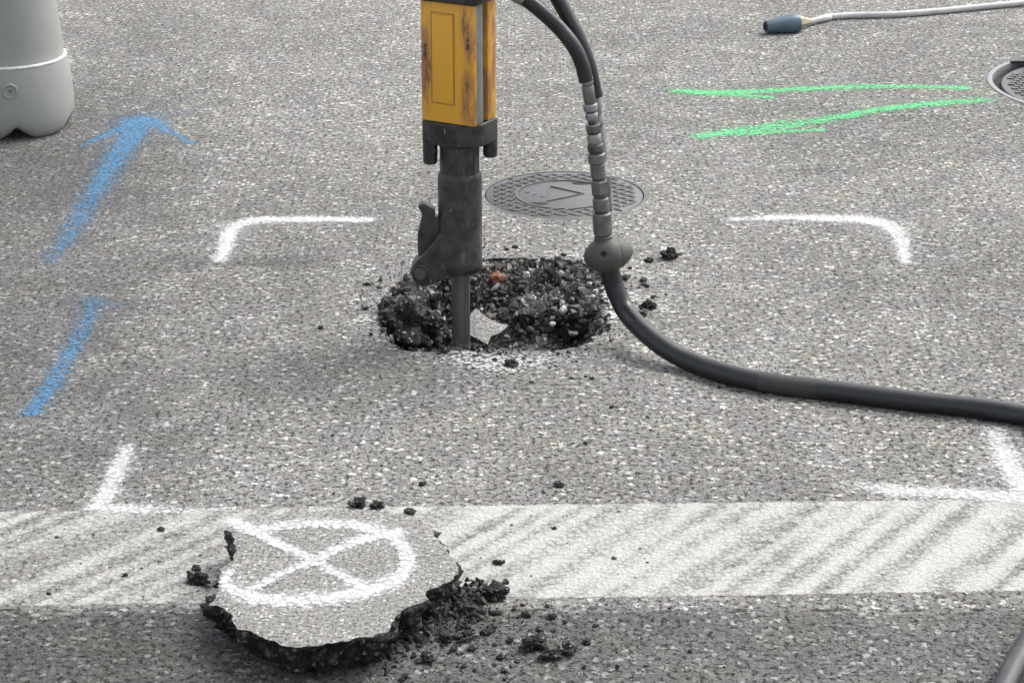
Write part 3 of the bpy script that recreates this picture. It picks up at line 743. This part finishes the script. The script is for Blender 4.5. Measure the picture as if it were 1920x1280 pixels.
# back cover and core
prof = [(-A_ / 2, B_ / 2 - .034), (A_ / 2, B_ / 2 - .034), (A_ / 2, B_ / 2 - .006), (A_ / 2 - .006, B_ / 2), (-A_ / 2 + .006, B_ / 2), (-A_ / 2, B_ / 2 - .006)]
rot_child(bm_obj('back_cover', prism_bm(prof, 'Z', zb + .001, zt), M_yellow, ham, bevel=.001))
rot_child(bm_obj('cylinder_body', box_bm((0, -B_ / 2 + .008 + .0125, (zb + zt) / 2), (A_ - .003, .025, hgt - .002)), M_grey, ham, bevel=.0015))
rot_child(bm_obj('inner_core', box_bm((0, .002, (zb + zt) / 2), (A_ - .02, .03, hgt - .003)), M_irond, ham))
# head above the covers
rot_child(bm_obj('head_block', box_bm((.003, .0, zt + .03), (A_ + .014, B_ + .016, .058)), M_steel, ham, bevel=.006, seg=3))
rot_child(bm_obj('valve_housing', prism_bm([(-.045, -.035), (.045, -.035), (.05, 0), (.045, .035), (-.045, .035), (-.05, 0)], 'Z', zt + .059, zt + .16), M_steel, ham, bevel=.008, seg=3))
for s_ in (-1, 1):
    hm = tube_mesh(catmull([(s_ * .03, 0, zt + .15), (s_ * .08, 0, zt + .17), (s_ * .15, 0, zt + .18), (s_ * .24, 0, zt + .18)], 8), .011)
    hd = rot_child(link('handle', hm, M_steel, ham)); auto(hd)
    gm = tube_mesh([(s_ * .13, 0, zt + .18), (s_ * .16, 0, zt + .1815), (s_ * .2, 0, zt + .181), (s_ * .245, 0, zt + .18)], .017); link('grip', gm, M_rubber, hd)
# flange with lugs
fl = [(-A_ / 2 - .001, -B_ / 2 + .004), (-A_ / 2 + .022, -B_ / 2 - .003), (.016, -B_ / 2 - .003), (A_ / 2 - .004, -B_ / 2 + .016), (A_ / 2 + .001, -.01), (A_ / 2 + .001, B_ / 2), (A_ / 2 - .01, B_ / 2 + .002), (-A_ / 2, B_ / 2 + .002)]
zf = zb - .040
fg = rot_child(bm_obj('flange', prism_bm(fl, 'Z', zf, zb), M_steel, ham, bevel=.003, seg=3))
for (x, y, z1) in [(ux(807, 280), -.010, zz(303)), (ux(919, 280), .012, zz(297)), (-.012, .05, zz(300)), (ux(855, 200), .052, zz(300))]:
    # positions are in the unrotated frame
    bm = lathe_bm([(.010, z1), (.0122, z1 + .003), (.0125, z1 + .02), (.0125, zf + .004)], 24, Matrix.Translation((x, y, 0)))
    bm_obj('bolt_lug', bm, M_steel, ham)
zn = zz(322)
bm = lathe_bm([(.0345, zn - .002), (.0342, zn + .02), (.0345, zf - .006), (.038, zf + .002)], 14); bmesh.ops.rotate(bm, cent=(0, 0, 0), matrix=Matrix.Rotation(R(12), 3, 'Z'), verts=bm.verts)
bm_obj('neck', bm, M_steel, ham, bevel=.0015, ang=15)
zl = zz(497)
bm_obj('front_barrel', lathe_bm([(.020, zl - .010), (.033, zl - .009), (.0375, zl - .004), (.0385, zl + .004), (.0385, zl + .012), (.0375, zl + .015), (.038, zn - .012), (.0372, zn - .004), (.0345, zn + .001)], 48), M_steel, ham, ang=40)
# steel retainer: lug, pin, latch
def pxz(pts): return [(ux(u, v), zz(v)) for u, v in pts]
lug = [(826, 428), (818, 440), (800, 462), (781, 481), (773, 492), (771, 503), (775, 515), (785, 524), (800, 527), (822, 519), (850, 511), (860, 480), (850, 430)]
bm_obj('retainer_lug', prism_bm(pxz(lug), 'Y', -.030, .012), M_steel, ham, bevel=.003, seg=3)
c = pxz([(789, 501)])[0]
pin = bm_obj('retainer_pin', lathe_bm([(.0135, .0), (.0155, .002), (.0155, .010)], 28, Matrix.Translation((c[0], -.0335, c[1])) @ Matrix.Rotation(R(-90), 4, 'X')), M_steel, ham)
bm_obj('pin_head', lathe_bm([(.0095, -.003), (.0105, -.0015), (.0105, .002)], 24, Matrix.Translation((c[0], -.0335, c[1])) @ Matrix.Rotation(R(-90), 4, 'X')), M_chisel, pin)
lat = [(784, 384), (789, 379), (797, 378), (816, 391), (815, 404), (824, 405), (826, 430), (812, 470), (800, 490), (786, 485), (783, 455), (784, 433), (791, 405), (791, 395)]
bm_obj('latch_lever', prism_bm(pxz(lat), 'Y', -.014, .014), M_steel, ham, bevel=.002, seg=2)
bm = lathe_bm([(.0155, -.10), (.0163, -.095), (.0163, zl - .006)], 12)
bm_obj('chisel', bm, M_chisel, ham, bevel=.002, ang=20)

# ---------------------------------------------------------------- hydraulic hoses
hr = empty('hydraulic_hose', (P(1137, 477, DC).x, DC - .03, 0), label='black hydraulic hose with steel couplings running from the hammer head across the road', cat='hose')
HO = Vector(hr.location)
DH = DC - .03
def hlink(name, me, mat, parent=None, **k):
    me.transform(Matrix.Translation(-HO)); o = link(name, me, mat, parent or hr, **k); return auto(o)
def hosepts(lst, n=10): return catmull([P(u, v, D) for u, v, D in lst], n)
A1 = [(985, -2, DC - .01), (1015, 22, DC - .015), (1050, 55, DC - .02), (1076, 88, DC - .028), (1091, 120, DH), (1099, 152, DH)]
hlink('whip_hose', tube_mesh(hosepts(A1), .0125), M_rubber)
A2 = [(1015, -60, DC + .02), (1040, -12, DC + .02), (1062, 28, DC + .015), (1085, 72, DC + .005), (1103, 120, DC), (1117, 182, DC)]
hlink('whip_hose', tube_mesh(hosepts(A2), .0125), M_rubber)
hlink('hose_ferrule', tube_mesh(hosepts([(945, -22, DC), (965, -8, DC - .004), (992, 6, DC - .011)]), .0105), M_zincl)
def axisx(v): return np.interp(v, [142, 200, 240, 296, 350, 425, 452], [1099.5, 1107, 1112, 1119, 1124, 1130, 1132])
M_zincd = mat_simple('dark_zinc', g(.09, (1, .98, .92)), .45, .5, 60, .4, g(.22), .05, .0004, 30)  # darker zinc for the narrow gaps and some of the rings
segs = [(142, 158, 12.6, M_zincl), (158, 160, 11, M_zincd), (160, 193, 12.3, M_zinc), (194, 208, 14.8, M_zincl), (208, 211, 11, M_zincd), (211, 224, 13.2, M_zincl), (224, 232, 9.2, M_zincd), (232, 248, 16.5, M_zinc),
        (248, 251, 12.5, M_zincd), (251, 269, 14.2, M_zincl), (269, 284, 16.6, M_zincd), (284, 287, 14.5, M_zincd), (287, 306, 18.2, M_zinc), (306, 334, 15.6, M_zinc), (334, 337, 13.5, M_zincd),
        (337, 364, 19, M_zinc), (364, 370, 14, M_zincd), (370, 395, 16.6, M_zinc), (395, 398, 15, M_zincd), (398, 440, 19.6, M_zinc), (440, 458, 19.0, M_zincd)]
cpl = None
for i, (a, b, hw, m_) in enumerate(segs):
    pa, pb = P(axisx(a), a, DH), P(axisx(b), b, DH); L = (pb - pa).length; r = hw * .93 / 1115
    nn = 6 if (a, b) in ((232, 248), (337, 364)) else 28
    bm = lathe_bm([(r * .88, 0), (r, min(.0025, L * .25)), (r, L - min(.0025, L * .25)), (r * .88, L)], nn, Matrix.Translation(-HO) @ frame_to(pa, pb))
    bm_obj('coupling_ring', bm, m_, hr, ang=30 if nn > 6 else 20)
for (a, b, hw) in [(180, 215, 7.5), (215, 236, 9), (236, 300, 7), (330, 366, 9), (366, 400, 7.5)]:
    pa, pb = P(axisx(a) + 15, a, DC + .005), P(axisx(b) + 12, b, DC + .0); L = (pb - pa).length; r = hw / 1100
    bm_obj('rear_coupling', lathe_bm([(r * .9, 0), (r, .002), (r, L - .002), (r * .9, L)], 20, Matrix.Translation(-HO) @ frame_to(pa, pb)), M_zincl if a < 240 else M_zinc, hr)
# rubber boot: two merged lobes
def boot():
    c1 = P(1123, 480, DH - .004); c2 = P(1159, 473, DH + .004); k = 1 / 1115
    bm = bmesh.new(); bmesh.ops.create_icosphere(bm, subdivisions=5, radius=1)
    ax = (c2 - c1); mid = (c1 + c2) / 2; ax_n = ax.normalized(); q = Vector((1, 0, 0)).rotation_difference(ax_n)
    h0 = P(1132, 479, DH - .035)
    for v in bm.verts:
        d = v.co.copy(); t = d.x
        rr = (33 - 5 * max(0, t)) * k; groove = 1 - .05 * math.exp(-((t - .35) / .05) ** 2)
        p = Vector((t * 48.5 * k, d.y * rr * groove * 1.05, d.z * rr * groove))
        fx = 1 + .12 * (1 - t * t)
        p.y *= fx; p.z *= fx * .97
        w_ = mid + q @ p
        dd = math.hypot(w_.x - h0.x, w_.z - h0.z)
        if w_.y < mid.y and dd < .0055: w_.y += .012 * (1 - (dd / .0055) ** 2)
        v.co = w_ - HO
    b = bm_obj('rubber_boot', bm, M_boot, hr, ang=60)
    return b
boot()
RH = .0165
gp = [(1300, 680), (1370, 703), (1450, 719), (1550, 731), (1700, 750), (1820, 763), (1900, 775), (2060, 802), (2350, 860)]
gpts = [G(u, v, RH) for u, v in gp]
d0 = gpts[0].y
up_ = [(1141, 498, DH), (1153, 540, DH - .002), (1173, 582, DH - .02), (1203, 617, None), (1247, 652, None)]
ups = []
for u, v, D in up_:
    if D is None: D = DH - .02 + (d0 - DH + .02) * ((v - 582) / (680 - 582)) ** .9
    ups.append(P(u, v, D))
MP = catmull(ups + gpts, 14)
hlink('main_hose', tube_mesh(MP, .0170, 28), M_rubber)
tp = [p for p in MP if G(1425, 719, RH).x < p[0] < G(1540, 731, RH).x]
hlink('tape_band', tube_mesh(tp, .0174, 28), M_tape)
for k_, (uu) in enumerate([1232]):
    pass

# second hose crossing the bottom right corner
RB = .0155
bp = [G(u, v, RB) for u, v in [(2080, 1060), (2000, 1115), (1945, 1180), (1908, 1240), (1878, 1300), (1850, 1370), (1800, 1480)]]
o0 = empty('hydraulic_hose', (bp[2].x, bp[2].y, 0), label='black hose crossing only the bottom right corner of the road', cat='hose')
me = tube_mesh(catmull(bp, 12), RB, 24); me.transform(Matrix.Translation(-Vector(o0.location))); link('hose_run', me, M_rubber, o0)

# ---------------------------------------------------------------- grey cable with rubber nozzle
RC = .0085
cb = [(1552, 32), (1600, 29), (1680, 27), (1760, 21), (1840, 13), (1930, 5), (2080, -6), (2300, -20)]
cp0 = G(1552, 32, RC)
ca = empty('grout_hose', (cp0.x, cp0.y, 0), label='pale grey hose lying on the road with a blue grey rubber nozzle at its end', cat='hose')
CO = Vector(ca.location)
me = tube_mesh(catmull([G(u, v, RC + .001) for u, v in cb], 12), RC, 18); me.transform(Matrix.Translation(-CO)); link('hose_run', me, M_cable, ca)
def seg_part(name, pa, pb, prof, mat, n=28):
    L = (pb - pa).length
    return bm_obj(name, lathe_bm([(r, t * L) for t, r in prof], n, Matrix.Translation(-CO) @ frame_to(pa, pb)), mat, ca)
seg_part('hose_sleeve', G(1518, 41, RC + .004), G(1556, 32, RC + .001), [(0, .006), (.05, .0082), (.5, .0082), (.55, .010), (.97, .0098), (1, .008)], M_cable)
seg_part('metal_fitting', G(1486, 45, .016), G(1522, 40, .012), [(0, .012), (.1, .0195), (.5, .0185), (.55, .012), (.8, .010), (1, .007)], M_brass, 8)
nz_ = seg_part('rubber_nozzle', G(1436, 51, .019), G(1497, 43, .024), [(.06, .009), (0, .012), (0, .0165), (.04, .0175), (.7, .0255), (.93, .0265), (1, .024)], M_plug)
seg_part('nozzle_mouth', G(1435, 51, .019), G(1440, 50.3, .019), [(0, .011), (1, .0112)], M_irond)

# ---------------------------------------------------------------- covers in the road
def cover_small():
    c = empty('manhole_cover', (COVER.x, COVER.y, 0), label='small round cast iron cover with zigzag tread and a triangle, behind the hole', cat='manhole cover', group='round iron covers in the road')
    bm_obj('frame_ring', lathe_ring(COVER_R + .0005, COVER_R - .006, -.02, .0005), M_irond2, c)
    bm = lathe_bm([(COVER_R - .012, -.03), (COVER_R - .0085, -.028), (COVER_R - .0085, -.001), (COVER_R - .0095, 0)], 96)
    lid = bm_obj('lid', bm, M_iron, c, ang=50)
    bm = bmesh.new(); p = .0155
    def bar(x, y, a, l, w_=.0042, h=.0022):
        m_ = Matrix.Translation((x, y, h / 2 + .0001)) @ Matrix.Rotation(a, 4, 'Z') @ Matrix.Diagonal((l, w_, h, 1))
        bmesh.ops.create_cube(bm, size=1, matrix=m_)
    for i in range(-14, 15):
        for j in range(-14, 15):
            x, y = i * p, j * p * 1.0; a = R(45) if (i + j) % 2 else R(-45)
            r = math.hypot(x, y)
            if .108 < r < COVER_R - .018: bar(x, y, a + R(8), p * 1.15)
            elif r < .092 and (i * 7 + j * 3) % 4 == 0 and not (-.04 < x < .05 and abs(y) < .05) and abs(abs(y) - .062) > .018: bar(x, y, R(5), p * .7, .003, .0012)
    bmesh.ops.bevel(bm, geom=list(bm.edges), offset=.0006, segments=1, affect='EDGES')
    bm_obj('tread_bars', bm, M_iron, lid)
    bm_obj('inner_ring', lathe_ring(.102, .0975, -.001, .0022), M_iron, lid)
    q = [G(1031, 350) - COVER, G(1027, 378) - COVER, G(1094, 364) - COVER]
    me = tube_mesh_closed([(v_.x, v_.y, .0012) for v_ in q], .0026)
    link('triangle_emblem', me, M_iron, lid, smooth=False)
    for u, v in [(1008, 382), (1091, 344)]:
        s_ = G(u, v) - COVER
        pts = [(s_.x + math.cos(t) * .021, s_.y + math.sin(t) * .009) for t in np.linspace(0, 2 * math.pi, 24, endpoint=False)]
        bm_obj('lifting_slot', prism_bm(pts, 'Z', .0003, .0008), M_irond, lid)
    s_ = G(962, 375) - COVER
    bm_obj('key_hole', lathe_bm([(.006, .0003), (.006, .0009)], 16, Matrix.Translation((s_.x, s_.y, 0))), M_irond, lid)
def lathe_ring(ro, ri, z0, z1, n=96):
    bm = bmesh.new(); rr = []
    for r, z in ((ro, z0), (ro, z1), (ri, z1), (ri, z0)):
        rr.append([bm.verts.new((r * math.cos(2 * math.pi * i / n), r * math.sin(2 * math.pi * i / n), z)) for i in range(n)])
    for k in range(4):
        a, b = rr[k], rr[(k + 1) % 4]
        for i in range(n): bm.faces.new((a[i], a[(i + 1) % n], b[(i + 1) % n], b[i]))
    bmesh.ops.recalc_face_normals(bm, faces=bm.faces); return bm
def tube_mesh_closed(pts, w_):
    vs_, fs = [], []
    for k in range(len(pts)):
        a, b = Vector(pts[k]), Vector(pts[(k + 1) % len(pts)]); d = (b - a).normalized(); s = Vector((-d.y, d.x, 0)) * w_ / 2
        a = a - d * w_ * .5; b = b + d * w_ * .5; h = Vector((0, 0, .0014)) * (1 + .01 * k); i = len(vs_)
        vs_ += [a - s - h, b - s - h, b + s - h, a + s - h, a - s + h, b - s + h, b + s + h, a + s + h]
        fs += [tuple(i + j for j in f) for f in ((3, 2, 1, 0), (4, 5, 6, 7), (0, 1, 5, 4), (1, 2, 6, 5), (2, 3, 7, 6), (3, 0, 4, 7))]
    return mesh(vs_, fs)
M_irond2 = mat_simple('dirty_joint', g(.12), .9, 0, 30, .4, g(.25), .1)
cover_small()
def cover_big():
    c = empty('manhole_cover', (BIGC.x, BIGC.y, 0), label='large manhole cover with a pale raised frame ring at the right edge', cat='manhole cover', group='round iron covers in the road')
    bm_obj('frame_ring', lathe_ring(BIG_R, BIG_R - .013, -.03, .002, 160), M_ring, c, bevel=.001)
    bm_obj('frame_seat', lathe_ring(BIG_R - .0165, BIG_R - .034, -.035, -.02, 160), M_irond, c)
    lid = bm_obj('lid', lathe_bm([(BIG_R - .036, -.04), (BIG_R - .0345, -.012), (BIG_R - .037, -.009)], 160), M_iron, c, ang=50)
    bm = bmesh.new(); p = .02
    for i in range(-16, 17):
        for j in range(-16, 17):
            x, y = (i + .5 * (j % 2)) * p, j * p
            if math.hypot(x, y) > BIG_R - .055 or x > .05: continue
            bmesh.ops.create_cube(bm, size=1, matrix=Matrix.Translation((x, y, -.0075)) @ Matrix.Rotation(R(5), 4, 'Z') @ Matrix.Diagonal((p * .72, p * .62, .003, 1)))
    bm_obj('tread_studs', bm, M_iron, lid)
    # steel lifting lip beyond the ring
    pts = [G(1893, 119) - BIGC, G(1925, 119) - BIGC, G(1990, 116) - BIGC, G(1990, 108) - BIGC, G(1915, 111) - BIGC]
    bm_obj('hinge_plate', prism_bm([(p_.x, p_.y) for p_ in pts], 'Z', .0, .006), M_steel, c, bevel=.001)
cover_big()

# ---------------------------------------------------------------- grey post base at the left
def post():
    q = G(2, 268); r0 = .141; c = Vector((q.x, q.y + r0 * .98, 0))
    root = empty('traffic_post', c, label='stout grey plastic traffic post with scalloped feet at the top left', cat='post')
    def zc_(v): return P(0, v, c.y).z
    n = 144; vs_, fs = [], []
    zl = zc_(105)         # lip height
    prof = [(.122, .0), (.130, .006), (.1365, .02), (.1405, .04), (.1415, .07), (.139, .11), (.1335, zl - .01), (.131, zl)]
    feet = 5
    for k, (r, z) in enumerate(prof):
        for i in range(n):
            a = 2 * math.pi * i / n
            if z < .04:
                ph = abs(((a - FA) / (2 * math.pi) * feet + .5) % 1 - .5) * 2      # 0 at a notch, 1 mid foot
                arch = .026 * max(0., 1 - ph / .55) ** 1.3 + .004 * (1 - ph)
                z2 = arch + (z / .04) * (.04 - arch)
            else: z2 = z
            vs_.append((r * math.cos(a), r * math.sin(a), z2))
    m_ = len(prof)
    inner = [(.12, zl - .01), (.13, .05)]
    for k in range(m_ - 1):
        for i in range(n): fs.append((k * n + i, k * n + (i + 1) % n, (k + 1) * n + (i + 1) % n, (k + 1) * n + i))
    # inner wall so that the feet have thickness
    b = len(vs_)
    for i in range(n):
        a = 2 * math.pi * i / n; z = vs_[i][2]; vs_.append((.114 * math.cos(a), .114 * math.sin(a), z))
    for i in range(n):
        a = 2 * math.pi * i / n; vs_.append((.114 * math.cos(a), .114 * math.sin(a), .1))
    for i in range(n):
        j = (i + 1) % n; fs.append((i, b + i, b + j, j)); fs.append((b + i, b + n + i, b + n + j, b + j))
    fs.append(tuple(b + n + i for i in range(n)))
    me = mesh(vs_, fs); bm = bmesh.new(); bm.from_mesh(me); bmesh.ops.recalc_face_normals(bm, faces=bm.faces); bm.to_mesh(me); bm.free()
    base = link('base', me, M_post, root); auto(base, 50)
    h2 = zl + .5
    bm_obj('column', lathe_bm([(.1285, zl - .004), (.1255, zl + .004), (.1235, zl + .03), (.111, zl + .20), (.098, h2), (.08, h2 + .01)], 96), M_post, root, ang=50)
    bm_obj('rim_bead', lathe_bm([(.1275, zl - .003), (.1315, zl - .002), (.1325, zl + .0005), (.1315, zl + .003), (.1265, zl + .0045)], 96), mat_simple('pale_plastic_edge', g(.44, (.96, 1, .96)), .6, 0, 60, .25, g(.25), .02), root, ang=60)
    # moulded round dimple
    th = math.asin((P(18, 172, c.y - .139).x - c.x) / .138) - math.pi / 2
    d = Vector((math.cos(th), math.sin(th), 0)); zc2 = P(18, 172, c.y - .138).z
    f = frame_to(d * .1345 + Vector((0, 0, zc2)), d * .1395 + Vector((0, 0, zc2)))
    bm = bmesh.new(); rr = []
    for r, h in ((.0175, .0030), (.0165, .0085), (.0140, .0085), (.0120, .0054), (.004, .0050)):
        rr.append([bm.verts.new((r * math.cos(2 * math.pi * i / 32), r * math.sin(2 * math.pi * i / 32), h)) for i in range(32)])
    for a, b_ in zip(rr, rr[1:]):
        for i in range(32): bm.faces.new((a[i], a[(i + 1) % 32], b_[(i + 1) % 32], b_[i]))
    fl_ = bm.faces.new(rr[-1]); fl_.material_index = 1; bmesh.ops.transform(bm, matrix=f, verts=bm.verts)
    dm = bm_obj('moulded_dimple', bm, M_post, root, ang=50); dm.data.materials.append(mat_simple('recess_shade', g(.13), .8))  # floor coloured darker to paint in the shade of the recess
    for f_ in dm.data.polygons:
        if len(f_.vertices) > 4 or f_.area < 6e-6: f_.material_index = 1
FA = -math.pi / 2 + R(15.5)
post()
